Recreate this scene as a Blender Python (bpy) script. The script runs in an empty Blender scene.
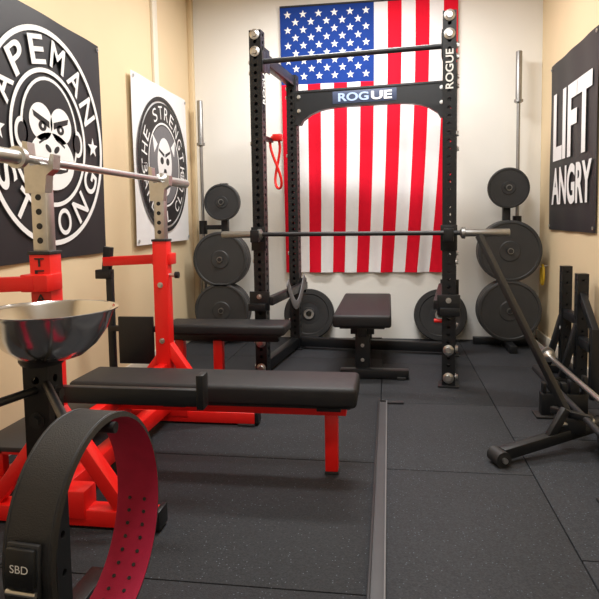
import bpy, bmesh, math, random
from mathutils import Vector, Matrix, Quaternion
random.seed(3)
scene = bpy.context.scene
try:
    scene.view_settings.view_transform = 'Standard'
except Exception: pass
H_CAM = 1.097

# ---------------- materials ----------------
def mat(name, col, rough=0.5, metal=0.0, var=0.08, scale=20, bump=0.0, bscale=200, spec=0.5, coat=0.0):
    m = bpy.data.materials.new(name); m.use_nodes = True
    nt = m.node_tree; b = nt.nodes['Principled BSDF']
    tc = nt.nodes.new('ShaderNodeTexCoord')
    nz = nt.nodes.new('ShaderNodeTexNoise'); nz.inputs['Scale'].default_value = scale; nz.inputs['Detail'].default_value = 4
    nt.links.new(tc.outputs['Object'], nz.inputs['Vector'])
    mx = nt.nodes.new('ShaderNodeMix'); mx.data_type = 'RGBA'
    mx.inputs['A'].default_value = tuple(c*(1-var) for c in col)+(1,)
    mx.inputs['B'].default_value = tuple(min(1, c*(1+var)) for c in col)+(1,)
    nt.links.new(nz.outputs['Fac'], mx.inputs['Factor'])
    nt.links.new(mx.outputs['Result'], b.inputs['Base Color'])
    b.inputs['Roughness'].default_value = rough; b.inputs['Metallic'].default_value = metal
    b.inputs['Specular IOR Level'].default_value = spec
    b.inputs['Coat Weight'].default_value = coat
    if bump > 0:
        n2 = nt.nodes.new('ShaderNodeTexNoise'); n2.inputs['Scale'].default_value = bscale
        nt.links.new(tc.outputs['Object'], n2.inputs['Vector'])
        bp = nt.nodes.new('ShaderNodeBump'); bp.inputs['Strength'].default_value = bump; bp.inputs['Distance'].default_value = 0.003
        nt.links.new(n2.outputs['Fac'], bp.inputs['Height']); nt.links.new(bp.outputs['Normal'], b.inputs['Normal'])
    return m

def floor_mat(name, k):
    m = mat(name, (0.017*k,0.018*k,0.021*k), 0.75, var=0.22, scale=3, bump=0.5, bscale=230, spec=0.28)
    nt = m.node_tree; b = nt.nodes['Principled BSDF']
    tc = nt.nodes['Texture Coordinate']
    base = b.inputs['Base Color'].links[0].from_socket
    ng = nt.nodes.new('ShaderNodeTexNoise'); ng.inputs['Scale'].default_value=150; ng.inputs['Detail'].default_value=3
    nt.links.new(tc.outputs['Object'], ng.inputs['Vector'])
    rg = nt.nodes.new('ShaderNodeMapRange'); rg.inputs['From Min'].default_value=0.35; rg.inputs['From Max'].default_value=0.7
    rg.inputs['To Min'].default_value=0.0; rg.inputs['To Max'].default_value=0.5
    nt.links.new(ng.outputs['Fac'], rg.inputs['Value'])
    mg = nt.nodes.new('ShaderNodeMix'); mg.data_type='RGBA'; mg.inputs['B'].default_value=(0.042*k,0.046*k,0.054*k,1)
    nt.links.new(base, mg.inputs['A']); nt.links.new(rg.outputs['Result'], mg.inputs['Factor']); base=mg.outputs['Result']
    vz = nt.nodes.new('ShaderNodeTexVoronoi'); vz.inputs['Scale'].default_value = 85
    nt.links.new(tc.outputs['Object'], vz.inputs['Vector'])
    lt = nt.nodes.new('ShaderNodeMath'); lt.operation='LESS_THAN'; lt.inputs[1].default_value=0.18
    nt.links.new(vz.outputs['Distance'], lt.inputs[0])
    sp = nt.nodes.new('ShaderNodeSeparateColor'); nt.links.new(vz.outputs['Color'], sp.inputs[0])
    gt = nt.nodes.new('ShaderNodeMath'); gt.operation='GREATER_THAN'; gt.inputs[1].default_value=0.65
    nt.links.new(sp.outputs[0], gt.inputs[0])
    mu = nt.nodes.new('ShaderNodeMath'); mu.operation='MULTIPLY'
    nt.links.new(lt.outputs[0], mu.inputs[0]); nt.links.new(gt.outputs[0], mu.inputs[1])
    mx = nt.nodes.new('ShaderNodeMix'); mx.data_type='RGBA'; mx.inputs['B'].default_value=(0.095,0.11,0.14,1)
    nt.links.new(base, mx.inputs['A']); nt.links.new(mu.outputs[0], mx.inputs['Factor'])
    nt.links.new(mx.outputs['Result'], b.inputs['Base Color'])
    return m

M_FLOOR = floor_mat('rubber_mat',1.0)
M_FLOOR2 = floor_mat('rubber_platform_mat',1.35)
M_WALLB = mat('wall_white', (0.87,0.855,0.81), 0.8, var=0.03, scale=2, bump=0.15, bscale=60)
M_WALLT = mat('wall_tan', (0.76,0.605,0.385), 0.75, var=0.05, scale=2, bump=0.15, bscale=60)
M_CEIL = mat('ceiling_white', (0.88,0.87,0.84), 0.9, var=0.02)
M_TRIM = mat('trim_paint', (0.76,0.70,0.58), 0.5, var=0.03)
M_BLK = mat('black_powdercoat', (0.009,0.010,0.012), 0.38, var=0.15, bump=0.1, bscale=600, spec=0.38)
M_BLK2 = mat('black_satin', (0.018,0.019,0.022), 0.45, var=0.2, spec=0.4)
M_STRIP = mat('edge_trim_grey', (0.05,0.052,0.058), 0.5, var=0.15)
M_VINYL = mat('black_vinyl', (0.012,0.012,0.014), 0.5, var=0.2, bump=0.3, bscale=350, spec=0.35)
M_RED = mat('red_powdercoat', (0.80,0.012,0.009), 0.35, var=0.06, bump=0.05, bscale=400)
M_STEEL = mat('brushed_steel', (0.60,0.60,0.59), 0.34, 1.0, var=0.1, scale=60)
M_CHROME = mat('polished_steel', (0.72,0.71,0.70), 0.16, 1.0, var=0.03)
M_ZINC = mat('zinc_steel', (0.34,0.34,0.335), 0.42, 1.0, var=0.15, scale=40)
M_IRON = mat('cast_iron', (0.036,0.037,0.039), 0.5, 0.0, var=0.2, scale=15, bump=0.3, bscale=200)
M_RUB = mat('bumper_rubber', (0.014,0.014,0.015), 0.55, var=0.2)
M_WHITE = mat('white_print', (0.85,0.85,0.84), 0.6, var=0.02)
M_INK = mat('black_print', (0.010,0.010,0.012), 0.55, var=0.1)
M_GINK = mat('grey_print', (0.16,0.16,0.17), 0.6, var=0.1)
M_VINB = mat('banner_black', (0.016,0.016,0.019), 0.5, var=0.15, scale=3)
M_VINW = mat('banner_white', (0.82,0.82,0.82), 0.6, var=0.03, scale=3)
M_FR = mat('flag_red', (0.74,0.004,0.025), 0.8, var=0.08, bump=0.2, bscale=700, spec=0.2)
M_FW = mat('flag_white', (0.86,0.85,0.87), 0.8, var=0.03, bump=0.2, bscale=700, spec=0.2)
M_FB = mat('flag_blue', (0.010,0.045,0.26), 0.8, var=0.1, bump=0.2, bscale=700, spec=0.2)
M_BLUE = mat('blue_label', (0.32,0.42,0.66), 0.5)
M_LBL = mat('label_panel', (0.035,0.05,0.10), 0.5)
M_LTHR = mat('black_leather', (0.012,0.012,0.013), 0.5, var=0.2, bump=0.4, bscale=400)
M_SUEDE = mat('red_suede', (0.36,0.008,0.045), 0.9, var=0.2, scale=30, bump=0.3, bscale=500)
M_YEL = mat('yellow_rubber', (0.75,0.5,0.03), 0.5)
M_CHALK = mat('chalk', (0.85,0.85,0.83), 0.95, var=0.05, bump=0.6, bscale=40)

# ---------------- builder ----------------
def frame(p, x, z):
    """matrix with local z -> z, local x ~ x"""
    z = Vector(z).normalized(); x = Vector(x); x = (x - z*x.dot(z)).normalized(); y = z.cross(x)
    M = Matrix((x, y, z)).transposed().to_4x4(); M.translation = Vector(p); return M

class B:
    def __init__(s, name):
        s.name=name; s.bm=bmesh.new(); s.mats=[]
    def mi(s, m):
        if m not in s.mats: s.mats.append(m)
        return s.mats.index(m)
    def _merge(s, bm2, m, smooth=False, M=None):
        i = s.mi(m)
        me = bpy.data.meshes.new('t')
        if M is not None: bm2.transform(M)
        for f in bm2.faces: f.material_index=i; f.smooth=smooth
        bm2.to_mesh(me); bm2.free(); s.bm.from_mesh(me); bpy.data.meshes.remove(me)
    def box(s, c, size, m, bev=0.004, M=None, seg=2, smooth=False):
        b = bmesh.new(); bmesh.ops.create_cube(b, size=1)
        bmesh.ops.scale(b, vec=size, verts=b.verts)
        if bev>0: bmesh.ops.bevel(b, geom=b.edges[:], offset=min(bev, min(size)*0.45), segments=seg, affect='EDGES', profile=0.5)
        T = Matrix.Translation(c)
        s._merge(b, m, smooth or bev>=0.012, (M @ T) if M is not None else T)
    def beam(s, p1, p2, w, h, m, up=(0,0,1), bev=0.004):
        p1=Vector(p1); p2=Vector(p2); d=p2-p1; L=d.length; d.normalize()
        up=Vector(up)
        if abs(d.dot(up))>0.98: up=Vector((0,1,0))
        x=d.cross(up).normalized(); z=x.cross(d)
        Mx = Matrix((x,d,z)).transposed().to_4x4(); Mx.translation=(p1+p2)/2
        s.box((0,0,0),(w,L,h),m,bev,Mx)
    def cyl(s, p1, p2, r, m, seg=20, r2=None, M=None):
        p1=Vector(p1); p2=Vector(p2); d=p2-p1
        b=bmesh.new(); bmesh.ops.create_cone(b, cap_ends=True, segments=seg, radius1=r, radius2=r if r2 is None else r2, depth=d.length)
        R=d.to_track_quat('Z','Y').to_matrix().to_4x4(); R.translation=(p1+p2)/2
        s._merge(b, m, True, (M@R) if M is not None else R)
    def lathe(s, prof, M, m, seg=40):
        b=bmesh.new(); rings=[]
        for r,z in prof:
            if r<1e-5: rings.append([b.verts.new((0,0,z))])
            else: rings.append([b.verts.new((r*math.cos(2*math.pi*i/seg), r*math.sin(2*math.pi*i/seg), z)) for i in range(seg)])
        for a,c in zip(rings, rings[1:]):
            for i in range(seg):
                j=(i+1)%seg
                if len(a)==1 and len(c)==1: continue
                if len(a)==1: b.faces.new((a[0],c[i],c[j]))
                elif len(c)==1: b.faces.new((a[i],a[j],c[0]))
                else: b.faces.new((a[i],a[j],c[j],c[i]))
        bmesh.ops.recalc_face_normals(b, faces=b.faces)
        s._merge(b, m, True, M)
    def tube(s, pts, r, m, seg=10, closed=False):
        pts=[Vector(p) for p in pts]; b=bmesh.new(); rings=[]; n=len(pts)
        prev=None
        for k,p in enumerate(pts):
            if closed: t=(pts[(k+1)%n]-pts[k-1])
            else: t=(pts[min(k+1,n-1)]-pts[max(k-1,0)])
            t.normalize()
            if prev is None:
                a=Vector((0,0,1)) if abs(t.z)<0.9 else Vector((1,0,0))
                x=(a-t*a.dot(t)).normalized()
            else: x=(prev-t*prev.dot(t)).normalized()
            prev=x; y=t.cross(x)
            rings.append([b.verts.new(p+r*(x*math.cos(2*math.pi*i/seg)+y*math.sin(2*math.pi*i/seg))) for i in range(seg)])
        rr = list(zip(rings, rings[1:])) + ([(rings[-1],rings[0])] if closed else [])
        for a,c in rr:
            for i in range(seg):
                j=(i+1)%seg; b.faces.new((a[i],a[j],c[j],c[i]))
        if not closed: b.faces.new(rings[0]); b.faces.new(rings[-1])
        bmesh.ops.recalc_face_normals(b, faces=b.faces)
        s._merge(b, m, True)
    def poly(s, pts, m, M, z=0.0, depth=0.0):
        b=bmesh.new(); vs=[b.verts.new((p[0],p[1],z)) for p in pts]; f=b.faces.new(vs)
        if depth:
            r=bmesh.ops.extrude_face_region(b, geom=[f]); 
            for v in [g for g in r['geom'] if isinstance(g,bmesh.types.BMVert)]: v.co.z+=depth
            bmesh.ops.recalc_face_normals(b, faces=b.faces)
        s._merge(b, m, False, M)
    def disc(s, c, rx, ry, m, M, z, seg=40, rot=0):
        pts=[]
        for i in range(seg):
            a=2*math.pi*i/seg; x=rx*math.cos(a); y=ry*math.sin(a)
            pts.append((c[0]+x*math.cos(rot)-y*math.sin(rot), c[1]+x*math.sin(rot)+y*math.cos(rot)))
        s.poly(pts, m, M, z)
    def ring(s, c, r1, r2, m, M, z, seg=64):
        b=bmesh.new(); A=[];C=[]
        for i in range(seg):
            a=2*math.pi*i/seg
            A.append(b.verts.new((c[0]+r1*math.cos(a), c[1]+r1*math.sin(a), z))); C.append(b.verts.new((c[0]+r2*math.cos(a), c[1]+r2*math.sin(a), z)))
        for i in range(seg):
            j=(i+1)%seg; b.faces.new((A[i],C[i],C[j],A[j]))
        s._merge(b, m, False, M)
    def text(s, txt, M, m, size=0.1, sx=1.0, sy=1.0, offset=0.0, z=0.0, extrude=0.0, fit=None):
        cu=bpy.data.curves.new('t','FONT'); cu.body=txt; cu.size=size; cu.align_x='CENTER'; cu.align_y='CENTER'; cu.offset=offset; cu.extrude=extrude
        ob=bpy.data.objects.new('t',cu); scene.collection.objects.link(ob)
        dg=bpy.context.evaluated_depsgraph_get(); dg.update()
        me=bpy.data.meshes.new_from_object(ob.evaluated_get(dg))
        b=bmesh.new(); b.from_mesh(me)
        bpy.data.objects.remove(ob); bpy.data.curves.remove(cu); bpy.data.meshes.remove(me)
        if fit and b.verts:
            xs=[v.co.x for v in b.verts]; ys=[v.co.y for v in b.verts]
            cx=(min(xs)+max(xs))/2; cy=(min(ys)+max(ys))/2; kx=fit[0]/(max(xs)-min(xs)); ky=fit[1]/(max(ys)-min(ys))
            for v in b.verts: v.co.x=(v.co.x-cx)*kx; v.co.y=(v.co.y-cy)*ky
        else:
            for v in b.verts: v.co.x*=sx; v.co.y*=sy
        for v in b.verts: v.co.z+=z
        s._merge(b, m, False, M)
    def upright(s, x, y, z0, z1, w, m, rhole=0.0125, pitch=0.0508):
        """hollow square post with real through-holes on all four faces"""
        n=max(1,int(round((z1-z0)/pitch))); p=(z1-z0)/n; b=bmesh.new(); seg=16
        hw=w/2; hp=p/2
        def face_cells(fn):
            for k in range(n):
                zc=z0+(k+0.5)*p; O=[];I=[];J=[]
                for i in range(seg):
                    a=2*math.pi*i/seg; c,sn=math.cos(a),math.sin(a)
                    q=max(abs(c),abs(sn)); ox,oz=c/q*hw, sn/q*hp
                    O.append(b.verts.new(fn(ox,zc+oz,0))); I.append(b.verts.new(fn(rhole*c,zc+rhole*sn,0))); J.append(b.verts.new(fn(rhole*c,zc+rhole*sn,0.006)))
                for i in range(seg):
                    j=(i+1)%seg; b.faces.new((O[i],O[j],I[j],I[i])); b.faces.new((I[i],I[j],J[j],J[i]))
        face_cells(lambda u,z,d:(x+u, y-hw+d, z))
        face_cells(lambda u,z,d:(x+u, y+hw-d, z))
        face_cells(lambda u,z,d:(x-hw+d, y+u, z))
        face_cells(lambda u,z,d:(x+hw-d, y+u, z))
        for zz in (z0,z1):
            b.faces.new([b.verts.new((x+a*hw,y+c*hw,zz)) for a,c in ((-1,-1),(1,-1),(1,1),(-1,1))])
        s._merge(b, m, False)
    def bolt(s, p, d, r=0.018, m=None):
        p=Vector(p); d=Vector(d).normalized(); m=m or M_STEEL
        s.cyl(p, p+d*0.004, r*1.25, m, 20); s.cyl(p+d*0.004, p+d*0.016, r*0.85, m, 6)
    def done(s, M=None):
        if M is not None: s.bm.transform(M)
        vs=[v.co for v in s.bm.verts]
        mn=Vector((min(v.x for v in vs),min(v.y for v in vs),min(v.z for v in vs))); mx=Vector((max(v.x for v in vs),max(v.y for v in vs),max(v.z for v in vs)))
        org=Vector(((mn.x+mx.x)/2,(mn.y+mx.y)/2,mn.z))
        s.bm.transform(Matrix.Translation(-org))
        me=bpy.data.meshes.new(s.name); s.bm.to_mesh(me); s.bm.free()
        for m in s.mats: me.materials.append(m)
        me.set_sharp_from_angle(angle=math.radians(35))
        ob=bpy.data.objects.new(s.name, me); ob.location=org; scene.collection.objects.link(ob)
        return ob

# ---------------- room ----------------
XL,XR,YB,YF,ZC=-1.78,1.275,5.38,-1.2,3.1
XS=-0.040   # platform edge strip
b=B('floor')
b.box(((XL+XR)/2,(YF+YB)/2,-0.045),(XR-XL+0.2,YB-YF+0.2,0.05),M_INK,0)
def tile(x0,x1,y0,y1,m=M_FLOOR): b.box(((x0+x1)/2,(y0+y1)/2,-0.011),(x1-x0-0.004,y1-y0-0.004,0.022),m,0.004,seg=2)
xs,ys=(XL,-1.24,XS-0.01),(YF,0.45,1.67,2.62,3.66,4.6,YB)
for i in range(len(xs)-1):
    for j in range(len(ys)-1): tile(xs[i],xs[i+1],ys[j],ys[j+1])
for x0,x1,ys in ((XS-0.01,0.60,(YF,0.1,1.33,2.56,3.5,4.45,YB)),(0.60,XR,(YF,0.7,1.93,3.0,3.5,4.45,YB))):
    for j in range(len(ys)-1): tile(x0,x1,ys[j],ys[j+1],M_FLOOR2 if ys[j]<3.4 else M_FLOOR)
b.done()
def wall(name,c,size,m):
    b=B(name); b.box(c,size,m,0); return b.done()
wall('wall_back',((XL+XR)/2,YB+0.05,ZC/2),(XR-XL+0.2,0.1,ZC),M_WALLB)
wall('wall_left',(XL-0.05,(YF+YB)/2,ZC/2),(0.1,YB-YF,ZC),M_WALLT)
wall('wall_right',(XR+0.05,(YF+YB)/2,ZC/2),(0.1,YB-YF,ZC),M_WALLT)
wall('wall_front',((XL+XR)/2,YF-0.05,ZC/2),(XR-XL+0.2,0.1,ZC),M_WALLB)
wall('ceiling',((XL+XR)/2,(YF+YB)/2,ZC+0.05),(XR-XL+0.2,YB-YF+0.2,0.1),M_CEIL)
b=B('baseboard_left'); b.box((XL+0.008,(YF+YB)/2,0.05),(0.016,YB-YF,0.10),M_TRIM,0.003); b.done()
b=B('baseboard_right'); b.box((XR-0.008,(YF+YB)/2,0.05),(0.016,YB-YF,0.10),M_TRIM,0.003); b.done()
b=B('trim_1'); b.box((XL+0.012,4.50,ZC/2),(0.024,0.09,ZC),M_TRIM,0.004); b.done()
b=B('trim_2'); b.box((XL+0.02,YB-0.03,ZC/2),(0.04,0.06,ZC),M_WALLT,0.004); b.done()

b=B('platform_edge_strip')
b.box((XS,1.55,0.006),(0.055,3.9,0.012),M_STRIP,0.003)
b.box((XS-0.022,1.55,0.009),(0.010,3.9,0.018),M_BLK2,0.003)
b.box((XS+0.024,1.55,0.008),(0.006,3.9,0.016),M_GINK,0.002)
b.box((XS+0.052,3.49,0.006),(0.14,0.04,0.012),M_BLK2,0.003)
b.done()

# ---------------- flag ----------------
b=B('american_flag')
FX0,FX1,FZ1,FZ0=-0.940,0.585,2.93,0.60
def fx(x,z):
    t=(FZ1-z)/(FZ1-FZ0); u=(x-FX0)/(FX1-FX0)
    return x - 0.13*u*t*t + 0.02*(1-u)*t
def fy(x,z):
    t=(FZ1-z)/(FZ1-FZ0)
    return YB-0.035-0.016*t*math.sin((x)*21+1.2*t)-0.008*math.sin(x*37+z*2)*t
bmf=bmesh.new(); nx=13*6; nz=42
grid=[[None]*(nz+1) for _ in range(nx+1)]
ncz=12; cz=FZ1-(FZ1-FZ0)*ncz/nz
for i in range(nx+1):
    for j in range(nz+1):
        x=FX0+(FX1-FX0)*i/nx; z=FZ1+(FZ0-FZ1)*j/nz
        grid[i][j]=bmf.verts.new((fx(x,z),fy(x,z),z))
ir,iw,ib=b.mi(M_FR),b.mi(M_FW),b.mi(M_FB)
for i in range(nx):
    for j in range(nz):
        f=bmf.faces.new((grid[i][j],grid[i][j+1],grid[i+1][j+1],grid[i+1][j])); f.smooth=True
        st=i//6; 
        if st<7 and j<ncz: f.material_index=ib
        else: f.material_index= ir if st%2==0 else iw
me=bpy.data.meshes.new('t'); bmf.to_mesh(me); bmf.free(); b.bm.from_mesh(me)
cw=(FX1-FX0)*7/13; ch=FZ1-cz
for r in range(9):
    for c in range(11):
        if (r+c)%2: continue
        x=FX0+cw*(c+1)/12; z=FZ1-ch*(r+1)/10
        bs=bmesh.new(); vv=[]
        for k in range(10):
            a=math.pi/2+k*math.pi/5; rr=0.035 if k%2==0 else 0.0140
            px,pz=x+rr*math.cos(a), z+rr*math.sin(a); vv.append(bs.verts.new((fx(px,pz),fy(px,pz)-0.003,pz)))
        cv=bs.verts.new((fx(x,z),fy(x,z)-0.003,z))
        for k in range(10): bs.faces.new((cv,vv[k],vv[(k+1)%10]))
        b._merge(bs,M_WHITE)
b.cyl((FX0,YB-0.03,FZ1+0.005),(FX1,YB-0.03,FZ1+0.005),0.01,M_BLK2)
b.done()

# ---------------- banners ----------------
def banner_sheet(b, M, w, h, m, amp=0.006):
    bm=bmesh.new(); nx,ny=24,24; g=[]
    for i in range(nx+1):
        g.append([bm.verts.new((w*(i/nx-0.5), h*(j/ny-0.5), amp*math.sin(i*0.7+j*0.25)*0.5)) for j in range(ny+1)])
    for i in range(nx):
        for j in range(ny): bm.faces.new((g[i][j],g[i+1][j],g[i+1][j+1],g[i][j+1]))
    b._merge(bm,m,True,M)
    for sx in (-1,1):
        for sy in (-1,1):
            b.lathe([(0.006,0.0),(0.012,0.0),(0.012,0.004),(0.006,0.004),(0.006,0.0)], M@Matrix.Translation((sx*(w/2-0.03),sy*(h/2-0.03),amp)), M_STEEL, 16)
def circ_text(b, txt, M, m, R, mid, step, size, z, bottom=False, offset=0.0, fit=None):
    n=len(txt)
    for k,ch in enumerate(txt):
        if ch==' ': continue
        if not bottom:
            a=mid-(k-(n-1)/2)*step; rot=a-math.pi/2
        else:
            a=mid+(k-(n-1)/2)*step; rot=a+math.pi/2
        T=M@Matrix.Translation((R*math.cos(a),R*math.sin(a),0))@Matrix.Rotation(rot,4,'Z')
        b.text(ch,T,m,size,offset=offset,z=z,fit=(fit if ch!='I' else (fit[0]*0.35,fit[1])) if fit else None)

b=B('ape_logo_banner')
M=frame((XL+0.014,2.98,1.53),(0,1,0),(1,0,0))
banner_sheet(b,M,1.18,1.27,M_VINB)
z=0.010
b.ring((0,0),0.535,0.562,M_WHITE,M,z,80)
b.ring((0,0),0.335,0.358,M_WHITE,M,z,80)
circ_text(b,'APEMAN',M,M_WHITE,0.447,math.pi/2,math.radians(25),0.2,z,fit=(0.135,0.145),offset=0.003)
circ_text(b,'STRONG',M,M_WHITE,0.447,-math.pi/2,math.radians(25),0.2,z,bottom=True,fit=(0.135,0.145),offset=0.003)
def star(c,r,rot,m,z):
    b.poly([(c[0]+(r if k%2==0 else r*0.42)*math.cos(rot+math.pi/2+k*math.pi/5), c[1]+(r if k%2==0 else r*0.42)*math.sin(rot+math.pi/2+k*math.pi/5)) for k in range(10)],m,M,z)
star((-0.447,0),0.06,0,M_WHITE,z); star((0.447,0),0.06,0,M_WHITE,z)
b.disc((0,0.03),0.27,0.285,M_WHITE,M,z); b.disc((0,0.03),0.252,0.268,M_INK,M,z+0.001)
for sx in (-1,1):
    b.disc((sx*0.265,0.0),0.055,0.075,M_WHITE,M,z+0.001); b.disc((sx*0.262,0.0),0.035,0.052,M_INK,M,z+0.002)
    b.disc((sx*0.095,0.075),0.105,0.095,M_WHITE,M,z+0.003)
b.disc((0,-0.12),0.215,0.150,M_WHITE,M,z+0.003); b.box((0,0,z+0.0025),(0.15,0.2,0.0005),M_WHITE,0,M)
for sx in (-1,1):
    b.poly([(sx*0.02,0.05),(sx*0.16,0.095),(sx*0.17,0.125),(sx*0.02,0.085)],M_INK,M,z+0.004)
    b.disc((sx*0.085,0.055),0.036,0.026,M_INK,M,z+0.004); b.disc((sx*0.085,0.055),0.010,0.010,M_WHITE,M,z+0.005)
    b.disc((sx*0.04,-0.055),0.030,0.016,M_INK,M,z+0.004,rot=sx*0.5)
    b.poly([(sx*0.06,-0.01),(sx*0.12,-0.04),(sx*0.125,-0.03),(sx*0.065,0.0)],M_INK,M,z+0.004)
b.poly([(-0.15,-0.145),(-0.09,-0.125),(0,-0.118),(0.09,-0.125),(0.15,-0.145),(0.14,-0.165),(0.07,-0.18),(0,-0.184),(-0.07,-0.18),(-0.14,-0.165)],M_INK,M,z+0.004)
b.box((0,-0.150,z+0.005),(0.25,0.012,0.0004),M_WHITE,0,M)
b.done()

b=B('strength_logo_banner')
M=frame((XL+0.034,4.55,1.52),(0,1,0),(1,0,0))
banner_sheet(b,M,1.12,1.21,M_VINW)
b.ring((0,0),0.49,0.52,M_INK,M,z,80); b.disc((0,0),0.475,0.475,M_INK,M,z,64); b.ring((0,0),0.31,0.325,M_WHITE,M,z+0.001,64)
circ_text(b,'THE STRENGTH',M,M_WHITE,0.40,math.pi/2,math.radians(17),0.15,z+0.001,fit=(0.08,0.10))
circ_text(b,'BARBELL CLUB',M,M_WHITE,0.40,-math.pi/2,math.radians(15),0.15,z+0.001,bottom=True,fit=(0.075,0.09))
b.disc((0,0),0.30,0.30,M_GINK,M,z+0.001,48)
b.disc((0,0.02),0.15,0.19,M_WHITE,M,z+0.002); b.disc((0,-0.15),0.10,0.09,M_WHITE,M,z+0.0022)
for sx in (-1,1):
    b.disc((sx*0.06,0.03),0.035,0.028,M_INK,M,z+0.003); b.poly([(sx*0.01,0.06),(sx*0.12,0.10),(sx*0.12,0.12),(sx*0.01,0.085)],M_INK,M,z+0.003)
    b.poly([(sx*0.14,0.15),(sx*0.24,0.22),(sx*0.21,0.08)],M_WHITE,M,z+0.002)
b.poly([(-0.02,-0.03),(0.02,-0.03),(0.035,-0.06),(-0.035,-0.06)],M_INK,M,z+0.003)
for k in range(5): b.box((-0.06+k*0.03,-0.12,z+0.003),(0.012,0.06,0.0004),M_INK,0,M)
b.done()

b=B('lift_angry_banner')
M=frame((XR-0.014,4.48,1.60),(0,-1,0),(-1,0,0))
banner_sheet(b,M,1.08,1.26,M_VINB)
b.text('LIFT',M@Matrix.Translation((0.02,0.14,0)),M_WHITE,0.3,offset=0.010,z=z,fit=(0.88,0.50))
b.text('ANGRY',M@Matrix.Translation((0.02,-0.30,0)),M_WHITE,0.3,offset=0.010,z=z,fit=(0.92,0.28))
b.done()

# ---------------- power rack ----------------
RW,RD,RH=1.255,0.88,2.34
RM=Matrix.Translation((-0.870,4.04,0))@Matrix.Rotation(math.radians(-6.5),4,'Z')
b=B('power_rack'); w=0.082
for x in (0,RW):
    b.upright(x,0,0.012,RH,w,M_BLK); b.upright(x,RD,0.012,RH-0.10,w,M_BLK)
    for y in (0,RD):
        b.box((x,y,0.006),(w+0.05,w+0.05,0.012),M_BLK,0.003)
    for zz in (0.06,RH-0.15,):
        b.beam((x,w/2,zz),(x,RD-w/2,zz),0.06,0.076,M_BLK)
    sg=-1 if x==0 else 1
    for zz in (RH-0.03,RH-0.14,0.24,0.06):
        b.lathe([(0,0.02),(0.018,0.02),(0.022,0.012),(0.034,0.008),(0.034,0.0)],frame((x,-w/2,zz),(1,0,0),(0,-1,0)),M_STEEL,24)
    for zz in (RH-0.2,RH-0.27,0.24,0.06,0.8,1.6): b.bolt((x+sg*w/2,0,zz),(sg,0,0)); b.bolt((x+sg*w/2,RD,zz),(sg,0,0))
    b.box((x-sg*0.045,0.06,RH-0.18),(0.006,0.14,0.16),M_BLK,0.002)
ZP=RH-0.20
b.cyl((0,0.0,ZP),(RW,0.0,ZP),0.017,M_BLK2,20)
b.box((w/2+0.004,0,ZP),(0.008,0.076,0.14),M_BLK,0.002); b.box((RW-w/2-0.004,0,ZP),(0.008,0.076,0.14),M_BLK,0.002)
b.beam((w/2,RD,0.06),(RW-w/2,RD,0.06),0.06,0.076,M_BLK)
MN=frame((RW/2,RD-0.01,RH-0.335),(1,0,0),(0,-1,0))
pts=[]; hw=RW/2-w/2
top=0.10
pts+=[(-hw,top),(hw,top)]
pts+=[(hw,-0.17),(hw-0.04,-0.17)]
for k in range(0,17):
    t=k/16; x=(hw-0.06)*(1-2*t); 
    pts.append((x,-0.045-0.09*(abs(1-2*t))**5))
pts+=[(-hw+0.04,-0.17),(-hw,-0.17)]
b.poly(pts,M_BLK,MN,0.0,0.06)
b.box((-0.03,0.025,0.0612),(0.50,0.095,0.003),M_LBL,0.001,MN)
b.text('ROG',MN@Matrix.Translation((-0.115,0.025,0)),M_BLUE,0.1,offset=0.003,z=0.066,fit=(0.24,0.065))
b.text('UE',MN@Matrix.Translation((0.105,0.025,0)),M_WHITE,0.1,offset=0.003,z=0.066,fit=(0.16,0.065))
b.box((0,top-0.012,0.063),(2*hw-0.02,0.012,0.004),M_BLK2,0.001,MN)
for sx in (-1,1):
    for yy in (0.05,-0.06): b.bolt(MN@Vector((sx*(hw-0.03),yy,0.06)),(0,-1,0),0.012)
ML=frame((RW,-w/2-0.001,1.99),(0,0,1),(0,-1,0)); b.text('ROGUE',ML,M_WHITE,0.1,offset=0.002,z=0.002,fit=(0.24,0.048))
ML=frame((w/2+0.001,0.0,1.98),(0,0,1),(1,0,0)); b.text('ROGUE',ML,M_WHITE,0.1,offset=0.002,z=0.002,fit=(0.24,0.048))
ZB=0.985
for x in (0,RW):
    b.box((x,-w/2-0.006,ZB-0.03),(w+0.02,0.012,0.16),M_BLK,0.002)
    b.box((x,-w/2-0.045,ZB-0.035),(0.06,0.08,0.03),M_BLK,0.003)
    b.box((x,-w/2-0.088,ZB-0.01),(0.06,0.012,0.08),M_BLK,0.003)
    b.box((x,-w/2-0.045,ZB-0.0185),(0.058,0.066,0.003),M_STEEL,0.001)
    sg=1 if x==0 else -1
    b.beam((x+sg*(w/2+0.03),-0.05,0.53),(x+sg*(w/2+0.03),RD+0.04,0.53),0.045,0.06,M_BLK)
    b.box((x,-w/2-0.008,0.53),(w+0.06,0.016,0.13),M_BLK,0.003); b.box((x+sg*0.01,RD+w/2+0.008,0.53),(w+0.06,0.016,0.12),M_BLK,0.003)
    b.box((x-sg*0.01,-w/2-0.03,0.49),(w+0.04,0.04,0.05),M_BLK,0.004)
    b.bolt((x,-w/2-0.016,0.56),(0,-1,0),0.014)
b.cyl((RW-w/2,0.0,0.42),(RW-w/2-0.05,0.0,0.42),0.013,M_RED)
b.done(RM)

b=B('safety_strap')
pts=[]
for k in range(15):
    t=k/14; pts.append((0.055,0.30+0.50*t,0.62-0.20*math.sin(math.pi*t)))
for a,c in zip(pts,pts[1:]): b.beam(a,c,0.006,0.07,M_GINK,bev=0.001)
b.done(RM@Matrix.Translation((0.045,0,0)))

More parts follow.
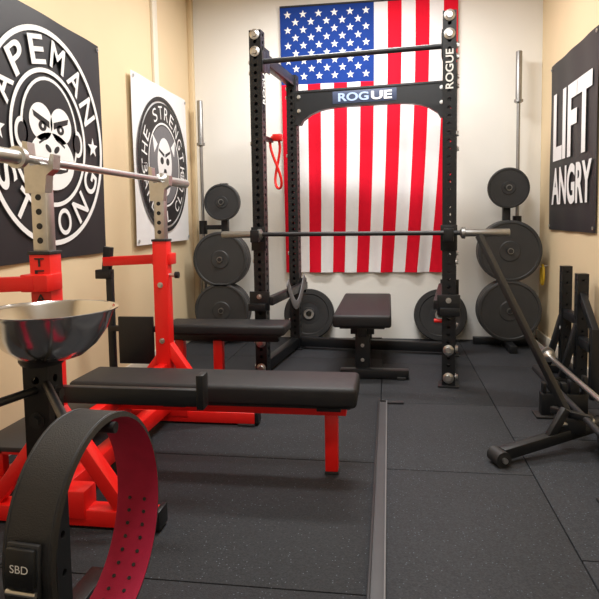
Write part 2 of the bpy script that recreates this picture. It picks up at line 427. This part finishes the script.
b=B('resistance_band')
pts=[]
for k in range(28):
    a=2*math.pi*k/28; pts.append((0.02+0.03*math.sin(a*2)-0.015*math.cos(a), 0.03*math.sin(a)+0.34, 1.50+0.19*math.cos(a)))
b.tube(pts,0.010,M_RED,8,True)
b.box((0.03,0.34,1.68),(0.07,0.05,0.05),M_RED,0.008)
b.box((-0.02,0.18,1.66),(0.035,0.34,0.03),M_BLK,0.004)
b.done(RM)

# ---------------- barbell ----------------
def barbell(p1,p2,name='barbell',sleeve=0.40,m=M_STEEL,rs=0.025,collar=None,mshaft=None):
    b=B(name); p1=Vector(p1);p2=Vector(p2); d=(p2-p1).normalized(); L=(p2-p1).length
    b.cyl(p1+d*sleeve,p2-d*sleeve,0.0145,mshaft or m,20)
    for p,s in ((p1,1),(p2,-1)):
        e=d*s
        M=frame(p,(0,0,1) if abs(d.z)<0.9 else (1,0,0),e)
        b.lathe([(0,0),(0.012,0),(0.013,0),(rs*0.9,0.002),(rs,0.006),(rs,sleeve-0.03),(0.036,sleeve-0.028),(0.036,sleeve-0.008),(0.022,sleeve),(0.0145,sleeve+0.004)],M,m,28)
        if collar: b.lathe([(rs,sleeve-0.09),(0.045,sleeve-0.09),(0.045,sleeve-0.05),(rs,sleeve-0.05)],M,collar,28)
    return b.done()
pa=RM@Vector((-0.25,-w/2-0.045,ZB+0.001)); pb=RM@Vector((RW+0.36,-w/2-0.045,ZB+0.001))
barbell(pa,pb,sleeve=0.29,rs=0.023,m=M_ZINC,mshaft=M_BLK2)

# ---------------- flat bench inside rack ----------------
def pad(b,c,size,m=M_VINYL,M=None):
    b.box(c,size,m,0.018,M,3,True); 
b=B('flat_bench')
X0=-0.18; y0,y1=3.95,5.12
pad(b,(X0,(y0+y1)/2,0.40),(0.39,y1-y0,0.085))
b.box((X0,(y0+y1)/2,0.352),(0.30,y1-y0-0.06,0.012),M_BLK2,0.002)
b.beam((X0,y0+0.06,0.315),(X0,y1-0.06,0.315),0.06,0.06,M_BLK)
b.box((X0,y0+0.13,0.18),(0.10,0.06,0.30),M_BLK,0.004)
b.box((X0,y0+0.09,0.33),(0.16,0.01,0.06),M_BLK,0.002)
b.box((X0+0.08,y0+0.08,0.035),(0.46,0.065,0.06),M_BLK,0.004)
for sx in (-0.10,0.26): b.box((X0+sx,y0+0.08,0.010),(0.06,0.09,0.02),M_RUB,0.004)
b.beam((X0,y0+0.10,0.035),(X0,y1-0.15,0.035),0.06,0.06,M_BLK)
b.box((X0,y1-0.15,0.18),(0.075,0.06,0.30),M_BLK,0.004); b.cyl((X0-0.12,y1-0.1,0.04),(X0+0.12,y1-0.1,0.04),0.04,M_RUB)
for zz in (0.12,0.22): b.bolt((X0,y0+0.10,zz),(0,-1,0),0.01)
b.done()

# ---------------- plates ----------------
def plate(b,c,r,ax,th=0.035,m=M_IRON,hub=True,hole=0.025):
    M=frame(c,(0,0,1) if abs(Vector(ax).z)<0.9 else (1,0,0),ax)
    h=th/2
    prof=[(hole,-h),(r*0.97,-h),(r,-h+0.004),(r,h-0.004),(r-0.006,h),(r*0.91,h),(r*0.89,h-0.006),(r*0.34,h-0.006),(r*0.31,h),(hole+0.012,h),(hole,h-0.003),(hole,-h)]
    b.lathe(prof,M,m,56)
def bumper(b,c,r,ax,th=0.06):
    M=frame(c,(0,0,1),ax); h=th/2
    b.lathe([(0.09,-h+0.008),(r*0.6,-h+0.008),(r*0.65,-h),(r-0.006,-h),(r,-h+0.006),(r,h-0.006),(r-0.006,h),(r*0.80,h),(r*0.77,h-0.006),(r*0.45,h-0.006),(0.09,h-0.008)],M,M_RUB,56)
    b.lathe([(0.025,-h+0.006),(0.095,-h+0.006),(0.095,h-0.007),(0.06,h-0.006),(0.055,h-0.001),(0.035,h+0.001),(0.025,h-0.002),(0.025,-h+0.006)],M,M_BLK2,40)
    b.lathe([(0.025,h-0.001),(0.045,h+0.001),(0.045,h+0.003),(0.025,h+0.002),(0.025,h-0.001)],M,M_ZINC,40)
def plate_tree(X,Y,plates,H,dx,dy):
    b=B('weight_plate_tree')
    b.beam((X,Y,0.02),(X,Y,H),0.06,0.06,M_BLK); b.box((X,Y,H+0.003),(0.064,0.064,0.006),M_BLK2,0.002)
    b.beam((X-0.26,Y,0.03),(X+0.26,Y,0.03),0.06,0.06,M_BLK); b.beam((X,Y+0.14,0.03),(X,Y-0.36,0.03),0.06,0.06,M_BLK)
    for zz,r,n,th in plates:
        L=0.06+n*(th+0.003)+0.0
        b.cyl((X,Y,zz),(X,Y-L,zz),0.024,M_ZINC,24)
        b.cyl((X,Y-0.028,zz),(X,Y-0.04,zz),0.042,M_BLK,24)
        for k in range(n):
            plate(b,(X+random.uniform(-.003,.003),Y-0.06-k*(th+0.003),zz-0.002),r,(0,-1,0),th)
        b.cyl((X,Y-L,zz),(X,Y-L-0.006,zz),0.018,M_BLK2,24)
    hx,hy=X+dx,Y+dy
    b.beam((X,Y,1.02),(hx,hy,1.02),0.04,0.04,M_BLK)
    b.lathe([(0.030,0.96),(0.036,0.96),(0.036,1.08),(0.030,1.08),(0.030,0.96)],Matrix.Translation((hx,hy,0)),M_BLK,24)
    b.beam((X,Y,0.20),(hx,hy,0.20),0.04,0.04,M_BLK)
    b.lathe([(0,0.17),(0.036,0.17),(0.036,0.30),(0.030,0.30),(0.030,0.182),(0,0.182)],Matrix.Translation((hx,hy,0)),M_BLK,24)
    b.done()
plate_tree(-1.44,5.20,[(1.24,0.160,2,0.028),(0.745,0.240,4,0.036),(0.30,0.240,4,0.036)],1.40,-0.21,0.02)
plate_tree(0.965,5.20,[(1.31,0.165,2,0.028),(0.80,0.250,4,0.036),(0.315,0.250,4,0.036)],1.46,0.10,0.06)
barbell((-1.65,5.22,0.186),(-1.65,5.22,2.14),sleeve=0.40,m=M_ZINC)
barbell((1.065,5.26,0.186),(1.065,5.26,2.43),sleeve=0.42,m=M_ZINC)
b=B('yellow_band_loop')
b.tube([(1.235,5.1+0.045*math.cos(k*math.pi/8),0.60+0.08*math.sin(k*math.pi/8)) for k in range(16)],0.010,M_YEL,8,True)
b.cyl((XR,5.1,0.675),(1.215,5.1,0.665),0.006,M_STEEL)
b.done()
for X in (-0.71,0.44):
    b=B('bumper_plate'); th=0.07; tilt=math.radians(10)
    ax=(0,-math.cos(tilt),math.sin(tilt)); 
    cz_=0.225*math.cos(tilt)+0.035*math.sin(tilt)+0.001
    yy=YB-0.225*math.sin(tilt)-0.035*math.cos(tilt)-0.006
    bumper(b,(X,yy,cz_),0.225,ax,th); b.done()

# ---------------- combo bench press rack ----------------
b=B('bench_press_rack')
UX=-1.20; UY=(1.96,3.06); ZBAR=1.305
for Y in UY:
    b.box((UX,Y,0.52),(0.078,0.075,0.93),M_RED,0.004)
    b.box((UX,Y,0.987),(0.084,0.082,0.012),M_BLK2,0.002)
    b.box((UX,Y,1.12),(0.056,0.052,0.34),M_STEEL,0.003)
    for k in range(5): b.cyl((UX,Y-0.0275,1.03+k*0.05),(UX,Y-0.0262,1.03+k*0.05),0.011,M_INK,16)
    MH=frame((UX,Y-0.02,ZBAR),(1,0,0),(0,-1,0))
    b.poly([(-0.045,-0.11),(0.028,-0.11),(0.036,-0.05),(0.062,-0.03),(0.066,0.02),(0.054,0.022),(0.044,-0.012),(-0.024,-0.016),(-0.030,0.065),(-0.048,0.070)],M_STEEL,MH,-0.035,0.045)
    xe=-0.81 if Y<2.5 else -0.70
    b.beam((-1.62,Y,0.04),(xe,Y,0.04),0.075,0.06,M_RED)
    b.box((xe+0.005,Y,0.045),(0.02,0.08,0.07),M_BLK,0.004); b.box((-1.625,Y,0.045),(0.02,0.08,0.07),M_BLK,0.004)
    for xx in (xe-0.05,-1.55): b.box((xx,Y,0.006),(0.09,0.10,0.012),M_RUB,0.003)
    b.beam((UX+0.02,Y,0.42),(-0.93,Y,0.06),0.06,0.05,M_RED)
    b.beam((UX-0.02,Y,0.36),(-1.45,Y,0.06),0.05,0.05,M_RED)
    b.box((UX+0.05,Y,0.09),(0.16,0.09,0.10),M_RED,0.004)
    sy=-0.06 if Y<2.5 else 0.06
    b.beam((UX,Y+sy,0.885),(UX-0.36,Y+sy,0.87),0.045,0.05,M_RED)
    b.beam((UX-0.35,Y+sy,0.79),(UX-0.33,Y+sy,0.95),0.045,0.04,M_BLK,up=(0,1,0)); b.box((UX-0.36,Y+sy,0.80),(0.09,0.05,0.05),M_BLK,0.004)
    b.box((UX,Y+sy*0.5,0.885),(0.10,0.10,0.06),M_RED,0.004)
    b.cyl((UX+0.03,Y,0.80),(UX+0.07,Y,0.80),0.010,M_STEEL); b.cyl((UX+0.07,Y,0.80),(UX+0.09,Y,0.80),0.018,M_BLK)
    for zz in (0.12,0.45,0.75): b.bolt((UX,Y-0.0375,zz),(0,-1,0),0.012)
for k,ch in enumerate('TEXAS'):
    b.text(ch,frame((UX,UY[0]-0.039,0.955-k*0.042),(1,0,0),(0,-1,0)),M_INK,0.05,z=0.001,offset=0.001,fit=(0.036,0.030))
b.beam((UX,UY[0],0.10),(UX,UY[1],0.10),0.07,0.075,M_RED)
b.beam((UX,UY[0],0.30),(UX,UY[1],0.30),0.05,0.05,M_RED)
b.box((-1.48,2.51,0.22),(0.26,0.90,0.02),M_BLK2,0.004)
b.beam((-1.55,UY[0],0.06),(-1.55,UY[1],0.06),0.05,0.05,M_RED)
for yy in (2.15,2.90): b.beam((-1.55,yy,0.06),(-1.55,yy,0.21),0.04,0.04,M_RED)
for yy in (2.15,2.90): b.beam((UX,yy,0.19),(-1.55,yy,0.19),0.04,0.04,M_RED)
b.beam((UX-0.33,UY[1]+0.06,0.06),(UX-0.33,UY[1]+0.06,0.80),0.035,0.035,M_BLK)
b.box((UX-0.17,UY[1]+0.02,0.44),(0.20,0.02,0.26),M_BLK,0.004); b.beam((UX-0.33,UY[1]+0.04,0.50),(UX,UY[1]+0.03,0.50),0.03,0.03,M_BLK)
YC=2.50
b.beam((UX,YC,0.290),(-0.18,YC,0.290),0.075,0.06,M_RED)
b.beam((UX,YC,0.10),(UX,YC,0.29),0.07,0.07,M_RED)
b.beam((-0.245,YC,0.28),(-0.245,YC,0.012),0.055,0.055,M_RED); b.box((-0.245,YC,0.006),(0.060,0.060,0.012),M_RUB,0.002)
b.box((-0.245,YC,0.315),(0.10,0.25,0.02),M_BLK,0.003); b.box((-0.9,YC,0.315),(0.10,0.25,0.02),M_BLK,0.003)
pad(b,(-0.750,YC,0.365),(1.24,0.28,0.085))
b.box((-0.750,YC,0.323),(1.19,0.25,0.012),M_BLK2,0.002)
b.beam((UX+0.02,UY[0],0.48),(-0.65,UY[0],0.48),0.03,0.06,M_BLK)
b.box((-0.64,UY[0],0.505),(0.025,0.06,0.12),M_BLK,0.003)
b.done()
barbell((UX+0.01,1.43,ZBAR),(UX+0.01,3.45,ZBAR),sleeve=0.40,m=M_STEEL)

b=B('weight_bench')
pad(b,(-1.04,3.74,0.395),(0.80,0.26,0.065)); b.box((-1.04,3.74,0.358),(0.74,0.22,0.012),M_BLK2,0.002)
b.beam((-1.40,3.74,0.330),(-0.70,3.74,0.330),0.06,0.05,M_BLK)
for xx in (-1.36,-1.10):
    b.beam((xx,3.74,0.32),(xx,3.74,0.05),0.06,0.06,M_RED); b.beam((xx,3.55,0.035),(xx,3.94,0.035),0.055,0.05,M_RED)
    for yy in (3.56,3.93): b.box((xx,yy,0.008),(0.06,0.05,0.016),M_RUB,0.003)
b.beam((-1.36,3.74,0.08),(-1.10,3.74,0.08),0.05,0.05,M_BLK)
b.done()

# ---------------- chalk stand & bowl ----------------
PX,PY=-0.855,1.36; ZPEG=0.700; BY=1.06
b=B('chalk_stand')
b.upright(PX,PY,0.05,0.760,0.066,M_BLK,0.010,0.0508*2)
b.beam((PX-0.25,PY,0.035),(PX+0.25,PY,0.035),0.06,0.06,M_BLK); b.beam((PX,PY-0.25,0.035),(PX,PY+0.25,0.035),0.06,0.06,M_BLK)
b.lathe([(0,0.745),(0.050,0.745),(0.055,0.753),(0.055,0.760),(0.0,0.760)],Matrix.Translation((PX,PY,0)),M_BLK,32)
b.bolt((PX,PY-0.033,0.61),(0,-1,0),0.016,M_BLK2); b.bolt((PX+0.033,PY,0.67),(1,0,0),0.016,M_BLK2)
b.cyl((PX+0.02,PY-0.02,ZPEG),(-0.62,BY,ZPEG),0.010,M_BLK)
b.cyl((-0.63,BY,ZPEG),(-0.520,BY,ZPEG),0.011,M_BLK)
b.cyl((PX,PY-0.02,ZPEG-0.015),(-0.925,BY,ZPEG-0.015),0.010,M_BLK); b.cyl((-0.92,BY,ZPEG-0.015),(-1.0,BY,ZPEG-0.015),0.011,M_BLK)
b.done()
b=B('steel_mixing_bowl')
prof=[(0,0.0),(0.060,0.0),(0.078,0.006),(0.110,0.032),(0.138,0.070),(0.152,0.108),(0.156,0.116),(0.164,0.118),(0.165,0.121),(0.156,0.121),(0.149,0.112),(0.135,0.072),(0.107,0.035),(0.076,0.009),(0,0.004)]
b.lathe(prof,Matrix.Translation((PX+0.025,PY,0.7605)),M_CHROME,64)
b.lathe([(0,0.024),(0.05,0.021),(0.085,0.016),(0.088,0.014)],Matrix.Translation((PX+0.025,PY,0.7605)),M_CHALK,40)
b.done()

# ---------------- lifting belt ----------------
def belt(cx,cy,ztop,R,wd,name='lifting_belt',yaw=0.0):
    b=B(name); n=72; th=0.011
    def rad(a): return R*(1+0.03*math.cos(2*a))
    cz=ztop-R*1.03*1.08
    bm=bmesh.new(); ringsO=[];ringsI=[]
    prof_o=[(-wd/2,0.002),(-wd/2+0.003,th),(wd/2-0.003,th),(wd/2,0.002)]
    for k in range(n):
        a=2*math.pi*k/n; r=rad(a)
        d=Vector((0,math.sin(a),math.cos(a)*1.08))
        ringsO.append([bm.verts.new(Vector((cx+p[0],cy,cz))+d*(r+p[1])) for p in prof_o])
    for k in range(n):
        A=ringsO[k];C=ringsO[(k+1)%n]
        for i in range(3): bm.faces.new((A[i],A[i+1],C[i+1],C[i]))
    b._merge(bm,M_LTHR,True)
    bm=bmesh.new()
    for k in range(n):
        a=2*math.pi*k/n; r=rad(a); d=Vector((0,math.sin(a),math.cos(a)*1.08))
        ringsI.append([bm.verts.new(Vector((cx+x,cy,cz))+d*(r+q)) for x,q in ((-wd/2,0.002),(-wd/2+0.004,0),(wd/2-0.004,0),(wd/2,0.002))])
    for k in range(n):
        A=ringsI[k];C=ringsI[(k+1)%n]
        for i in range(3): bm.faces.new((A[i],A[i+1],C[i+1],C[i]))
    b._merge(bm,M_SUEDE,True)
    for sx in (-1,1):
        b.tube([Vector((cx+sx*(wd/2-0.008),cy,cz))+Vector((0,math.sin(2*math.pi*k/n),1.08*math.cos(2*math.pi*k/n)))*(rad(2*math.pi*k/n)+th) for k in range(n)],0.0012,M_BLK2,6,True)
    for k in range(10):
        a=math.radians(100+k*8)
        for sx in (-1,1):
            d=Vector((0,math.sin(a),math.cos(a))); p=Vector((cx+sx*0.018,cy,cz))+Vector((0,d.y,d.z*1.08))*rad(a)
            b.cyl(p-d*0.0015,p+d*0.001,0.004,M_INK,12)
    a=math.radians(274); d=Vector((0,math.sin(a),math.cos(a))).normalized(); p=Vector((cx,cy,cz))+Vector((0,math.sin(a),math.cos(a)*1.08))*(rad(a)+th)
    M=frame(p,(1,0,0),d)
    b.box((0,0,0.005),(0.062,0.10,0.010),M_BLK2,0.004,M); b.box((0,0.012,0.013),(0.054,0.065,0.010),M_BLK,0.004,M)
    b.cyl((-0.028,-0.03,0.012),(0.028,-0.03,0.012),0.005,M_STEEL,12,M=M)
    b.text('SBD',M@Matrix.Translation((0,0.012,0)),M_WHITE,0.02,z=0.0185,fit=(0.034,0.013))
    for sx in (-1,1): b.lathe([(0,0.004),(0.005,0.003),(0.006,0)],M@Matrix.Translation((sx*0.02,-0.065,0.0)),M_STEEL,12)
    R_=Matrix.Translation((cx,cy,0))@Matrix.Rotation(yaw,4,'Z')@Matrix.Translation((-cx,-cy,0))
    return b.done(R_)
belt(-0.578,BY,ZPEG+0.012,0.185,0.10,yaw=math.radians(-5))
belt(-0.96,BY,ZPEG-0.003,0.150,0.07)

# ---------------- deadlift jack + bars on right ----------------
b=B('deadlift_bar_jack')
b.beam((0.49,2.67,0.045),(1.02,2.98,0.10),0.05,0.05,M_BLK)
b.cyl((0.46,2.70,0.035),(0.49,2.62,0.035),0.035,M_RUB,28); b.cyl((0.455,2.713,0.035),(0.495,2.607,0.035),0.012,M_STEEL,16)
b.beam((0.93,2.70,0.03),(1.08,3.22,0.03),0.05,0.05,M_BLK)
b.beam((0.86,2.87,0.08),(0.475,3.30,0.985),0.038,0.028,M_BLK)
b.box((0.83,2.88,0.12),(0.12,0.09,0.07),M_BLK,0.005); b.cyl((0.74,2.82,0.13),(0.94,2.90,0.13),0.012,M_STEEL)
b.beam((0.72,2.80,0.08),(0.80,2.84,0.20),0.03,0.04,M_BLK); b.beam((0.76,2.93,0.17),(0.90,2.80,0.17),0.03,0.03,M_BLK)
b.done()
barbell((0.98,4.25,0.215),(0.98,2.02,0.215),m=M_STEEL,sleeve=0.42,collar=M_ZINC)
barbell((0.88,3.75,0.165),(0.88,1.60,0.165),m=M_BLK2,sleeve=0.42)
for yy in (3.35,2.30):
    b=B('barbell_floor_cradle')
    b.box((0.93,yy,0.065),(0.24,0.06,0.13),M_BLK,0.006); b.box((0.93,yy,0.006),(0.30,0.12,0.012),M_RUB,0.003)
    b.box((0.93,yy,0.155),(0.03,0.05,0.06),M_BLK,0.004); b.box((1.035,yy,0.175),(0.02,0.05,0.10),M_BLK,0.004); b.box((0.828,yy,0.155),(0.02,0.05,0.06),M_BLK,0.004)
    b.box((0.98,yy,0.163),(0.05,0.05,0.072),M_BLK,0.003)
    b.done()

b=B('plate_storage_rack')
for yy,hh in ((4.28,0.74),(3.94,0.72)):
    b.upright(1.19,yy,0.0,hh,0.066,M_BLK,0.007,0.0508*1.5)
    b.beam((1.03,yy,0.03),(1.25,yy,0.03),0.05,0.05,M_BLK)
    b.beam((1.17,yy,0.40),(1.08,yy,0.06),0.04,0.04,M_BLK)
b.beam((1.19,3.94,0.42),(1.19,4.28,0.42),0.05,0.06,M_BLK); b.beam((1.19,3.68,0.30),(1.19,3.94,0.30),0.05,0.06,M_BLK); b.beam((1.19,3.94,0.06),(1.19,4.28,0.06),0.05,0.06,M_BLK)
b.beam((1.19,3.68,0.0),(1.19,3.68,0.42),0.05,0.05,M_BLK)
b.beam((1.19,3.68,0.40),(1.19,3.94,0.60),0.04,0.05,M_BLK)
Mx=frame((1.155,4.28,0.32),(0,1,0),(-1,0,0)) 
b.poly([(0,0.04),(0.03,0),(0,-0.04),(-0.03,0)],M_WHITE,Mx,0.003,0.002)
b.done()

# ---------------- lights ----------------
for yy,pw in ((0.9,32),(2.6,42),(4.3,62)):
    for xx in (-0.25,):
        b=B('ceiling_light_panel')
        em=bpy.data.materials.get('lamp_glow') or bpy.data.materials.new('lamp_glow')
        em.use_nodes=True; pb_=em.node_tree.nodes['Principled BSDF']; pb_.inputs['Base Color'].default_value=(1,1,1,1)
        pb_.inputs['Emission Color'].default_value=(1,0.98,0.95,1); pb_.inputs['Emission Strength'].default_value=3
        b.box((xx,yy,ZC-0.03),(1.24,0.34,0.06),M_WHITE,0.004); b.box((xx,yy,ZC-0.063),(1.16,0.28,0.006),em,0)
        b.done()
        L=bpy.data.lights.new('ceiling_light','AREA'); L.shape='RECTANGLE'; L.size=1.1; L.size_y=0.26; L.energy=pw; L.color=(1,0.985,0.96)
        o=bpy.data.objects.new('ceiling_light',L); o.location=(xx,yy,ZC-0.075); scene.collection.objects.link(o)
wd=bpy.data.worlds.new('world'); scene.world=wd; wd.use_nodes=True
wd.node_tree.nodes['Background'].inputs[0].default_value=(1,0.99,0.98,1); wd.node_tree.nodes['Background'].inputs[1].default_value=0.4

# ---------------- camera ----------------
psi=math.radians(8.5); th=math.radians(4.5)
fwd=Vector((-math.sin(psi)*math.cos(th),math.cos(psi)*math.cos(th),-math.sin(th)))
cam=bpy.data.cameras.new('camera'); cam.sensor_width=36; cam.lens=36*600/599; cam.clip_start=0.05
cam.shift_y=-35/599
co=bpy.data.objects.new('camera',cam); scene.collection.objects.link(co)
co.location=(0,0,H_CAM)
co.rotation_mode='QUATERNION'
co.rotation_quaternion=fwd.to_track_quat('-Z','Y') @ Quaternion((0,0,1), math.radians(-0.9))
scene.camera=co
